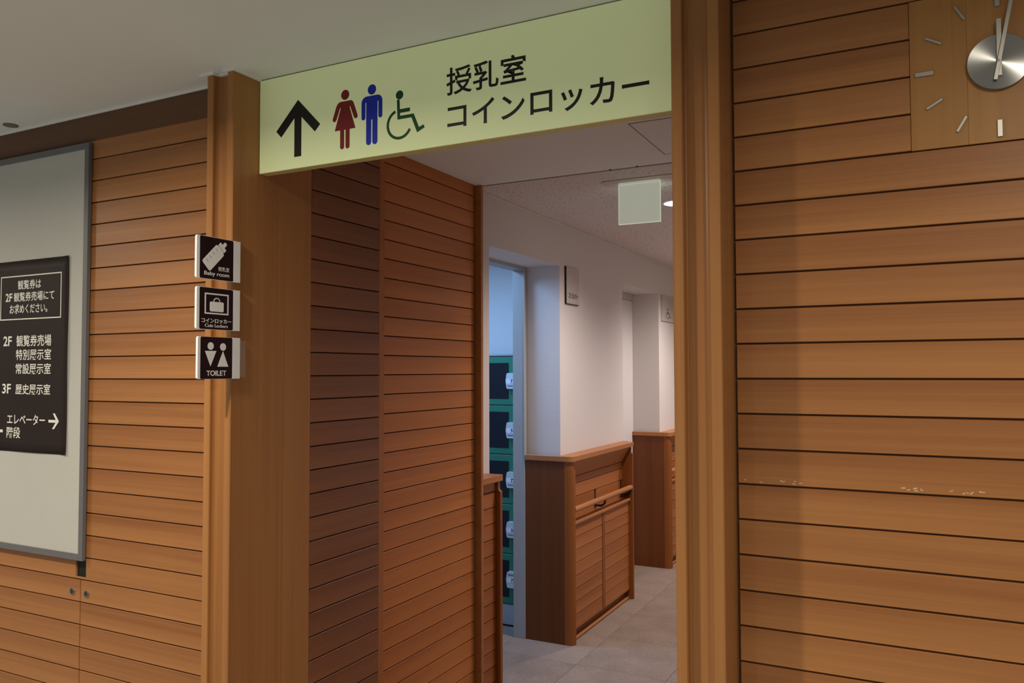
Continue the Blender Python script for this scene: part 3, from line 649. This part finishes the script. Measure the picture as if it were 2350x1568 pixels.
for hnum in range(12):
    a_ = math.radians(90 - 30*hnum); big = hnum % 3 == 0; wd = 0.0085 if big else 0.0048
    p, q = (KX+0.109*math.cos(a_), KZ+0.109*math.sin(a_)), (KX+0.1415*math.cos(a_), KZ+0.1415*math.sin(a_))
    slab('hour_mark', bar(p, q, wd), YW-0.0045, YW-0.0006, M['steel'], ck)
slab('hour_hand', bar((KX+0.0005, KZ-0.028), (KX+0.001, KZ+0.081), 0.0085), YW-0.0155, YW-0.0140, M['steel'], ck)
ma = Vector((0.0237+0.0057, 0.1172+0.0356)).normalized()
slab('minute_hand', bar((KX-0.0065*1.0, KZ-0.036), (KX+ma.x*0.135, KZ+ma.y*0.135), 0.0068), YW-0.0195, YW-0.0180, M['steel'], ck)
slab('second_hand', bar((KX-0.001, KZ-0.0285), (KX+0.006, KZ-0.0278), 0.0016), YW-0.0130, YW-0.0124, M['steel'], ck)
cyl('hub', (KX, YW-0.0165, KZ), 0.0022, 0.0100, 'Y', M['chrome'], ck, 16)

# ================================================================== CORRIDOR FITTINGS
ex = empty('blank_lit_panel', (-1.148, 3.53, 0.679), 'blank greenish glass panel hanging from the corridor ceiling', 'light')
plx = [(-1.325, 3.500), (-1.305, 3.470), (-0.985, 3.470), (-0.955, 3.500), (-0.955, 3.575), (-0.985, 3.605), (-1.305, 3.605), (-1.325, 3.575)]
prism('ceiling_plate', plx, ZK-0.004, ZK-0.0002, M['plate'], ex)
box('glass_panel', (-1.2475, -1.0500, 3.526, 3.534, 0.6815, 0.8650), M['panelglow'], ex, 0.0008)
boxes('glass_edge', [(-1.2480, -1.0495, 3.5255, 3.5345, 0.6795, 0.6812), (-1.2492, -1.2478, 3.5255, 3.5345, 0.6795, 0.8650), (-1.0497, -1.0483, 3.5255, 3.5345, 0.6795, 0.8650)], M['paneledge'], ex)
box('panel_head', (-1.2475, -1.0500, 3.522, 3.538, 0.8652, ZK-0.0042), M['panelglow'], ex, 0.001)
gl = lamp('panel_glow_lamp', 'AREA', (-1.148, 3.575, 0.80), 0.10, (0.75, 1.0, 0.85), (0, 1, 0.9), size=0.10)

def downlight(x, y, z, label, group, r=0.075):
    t = empty('downlight', (x, y, z-0.012), label, 'light', group)
    bm = bmesh.new(); n = 40; vs = []
    for rr, dz in ((r+0.012, 0.0), (r+0.010, -0.004), (r, -0.006), (r-0.004, 0.001)):
        vs.append([bm.verts.new((rr*math.cos(2*math.pi*i/n), rr*math.sin(2*math.pi*i/n), dz)) for i in range(n)])
    for a, b in zip(vs[:-1], vs[1:]):
        for i in range(n): bm.faces.new((a[i], a[(i+1) % n], b[(i+1) % n], b[i]))
    link('trim_ring', finish(bm, 'trim_ring'), M['whitetrim'], (x, y, z-0.0003), t)
    cyl('diffuser', (x, y, z-0.0025), r-0.003, 0.002, 'Z', M['lampglow'], t, 40)
    return t
cl_labels = ['lit round ceiling downlight peeking out beside the blank panel', 'lit round downlight farther along the corridor ceiling', 'farthest round downlight of the corridor ceiling']
for (x, y, e), lb in zip(COR_LIGHTS, cl_labels): downlight(x, y, ZK, lb, 'corridor downlights')
for (x, y, e), lb in zip(HALL_LIGHTS, ['hall ceiling downlight in front of the notice board', 'hall ceiling downlight in front of the left post', 'hall ceiling downlight right of the clock', 'farthest right hall ceiling downlight']):
    downlight(x, y, ZC, lb, 'hall downlights', 0.05)
cv = cyl('ceiling_cap', (-2.825, 1.664, ZC-0.002), 0.024, 0.0035, 'Z', M['soffitlip'], None, 28, 0.001)
tagged(cv, 'small round grey cap on the hall ceiling above the notice board', 'cap')

# room plates
rp = empty('room_sign', (XW, 4.505, 0.408), 'narrow grey room plate lettered for the coin lockers beside the first recess', 'sign')
box('plate', (XW+0.0003, XW+0.012, 4.413, 4.613, 0.4075, 0.631), M['plate'], rp, 0.001)
box('edge_strip', (XW+0.0003, XW+0.0125, 4.4113, 4.4128, 0.4060, 0.631), M['black'], rp)
box('edge_strip', (XW+0.0003, XW+0.0125, 4.4128, 4.605, 0.4045, 0.4072), M['black'], rp)
lettering('lettering', 'コインロッカー', (4.447, 4.590, 0.438, 0.476), 'X', XW+0.012, M['ink'], rp, 0.028, 0.0004)
rp2 = empty('room_sign', (XW, 6.55, 0.41), 'grey room plate with a wheelchair symbol beyond the second recess', 'sign')
box('plate', (XW+0.0003, XW+0.012, 6.400, 6.78, 0.410, 0.622), M['plate'], rp2, 0.001)
wheelchair(1, lambda pts: [(6.560 + (x-502)*0.00105, 0.478 + (z-100)*0.00066) for x, z in pts], 'X', XW+0.012, M['green'], rp2)
# coin lockers
def locker(x0, x1, label, nums):
    yf = 4.455; t = empty('coin_locker', ((x0+x1)/2, 4.7, ZF), label, 'locker', 'coin lockers')
    box('body', (x0, x1, yf+0.012, 4.93, -1.46, 0.1124), M['lockerbase'], t, 0.002)
    box('plinth', (x0+0.002, x1-0.002, yf-0.002, 4.92, ZF+0.012, -1.4465), M['lockerbase'], t, 0.002)
    box('plinth_shadow_gap', (x0+0.01, x1-0.01, yf+0.02, 4.90, ZF+0.0005, ZF+0.0115), M['black'], t)
    box('top_trim', (x0, x1, yf-0.002, yf+0.0115, 0.0955, 0.1124), M['lockerbase'], t, 0.002)
    box('label_slot', (x0+0.10, x0+0.18, yf-0.0035, yf-0.0022, -1.492, -1.484), M['lockcore'], t)
    for i in range(5):
        zt = 0.0918 - 0.3065*i - 0.0035; zb = 0.0918 - 0.3065*(i+1) + 0.0035; zc = (zt+zb)/2
        d = box('door', (x0+0.003, x1-0.003, yf-0.006, yf+0.0115, zb, zt), M['lockergreen'], t, 0.002)
        box('inlay', (x0+0.045, x1-0.077, yf-0.0075, yf-0.0062, zc-0.1125, zc+0.1125), M['lockerwin'], d)
        xh = x1 - 0.087; s = -1 if i == 4 else 1
        pts = [(xh, zc), (xh+0.007, zc+0.044), (xh+0.012, zc+0.049), (xh+0.079, zc+0.049), (xh+0.079, zc-0.049), (xh+0.012, zc-0.049), (xh+0.007, zc-0.044)]
        slab('handle', pts, yf-0.032, yf-0.0065, M['handle'], d)
        slab('handle_window', rect(xh+0.008, xh+0.074, zc-0.017, zc+0.012), yf-0.0330, yf-0.0322, M['acrylic'], d)
        lettering('number', nums[i], (xh+0.036, xh+0.062, zc-0.014, zc+0.009), 'Y', yf-0.0331, M['ink'], d, 0.02)
        zz = zc - s*0.031
        decal('small_print', [rect(xh+0.015+0.0065*q, xh+0.0200+0.0065*q, zz-0.004, zz+0.004) for q in range(8)], 'Y', yf-0.0321, M['handleprint'], d)
locker(-2.580, -2.230, 'green coin lockers glimpsed through the doorway, right bank beside the door frame', ['73', '74', '72', '76', '77'])
locker(-2.932, -2.582, 'green coin lockers farther left inside the locker room', ['68', '69', '70', '71', '67'])
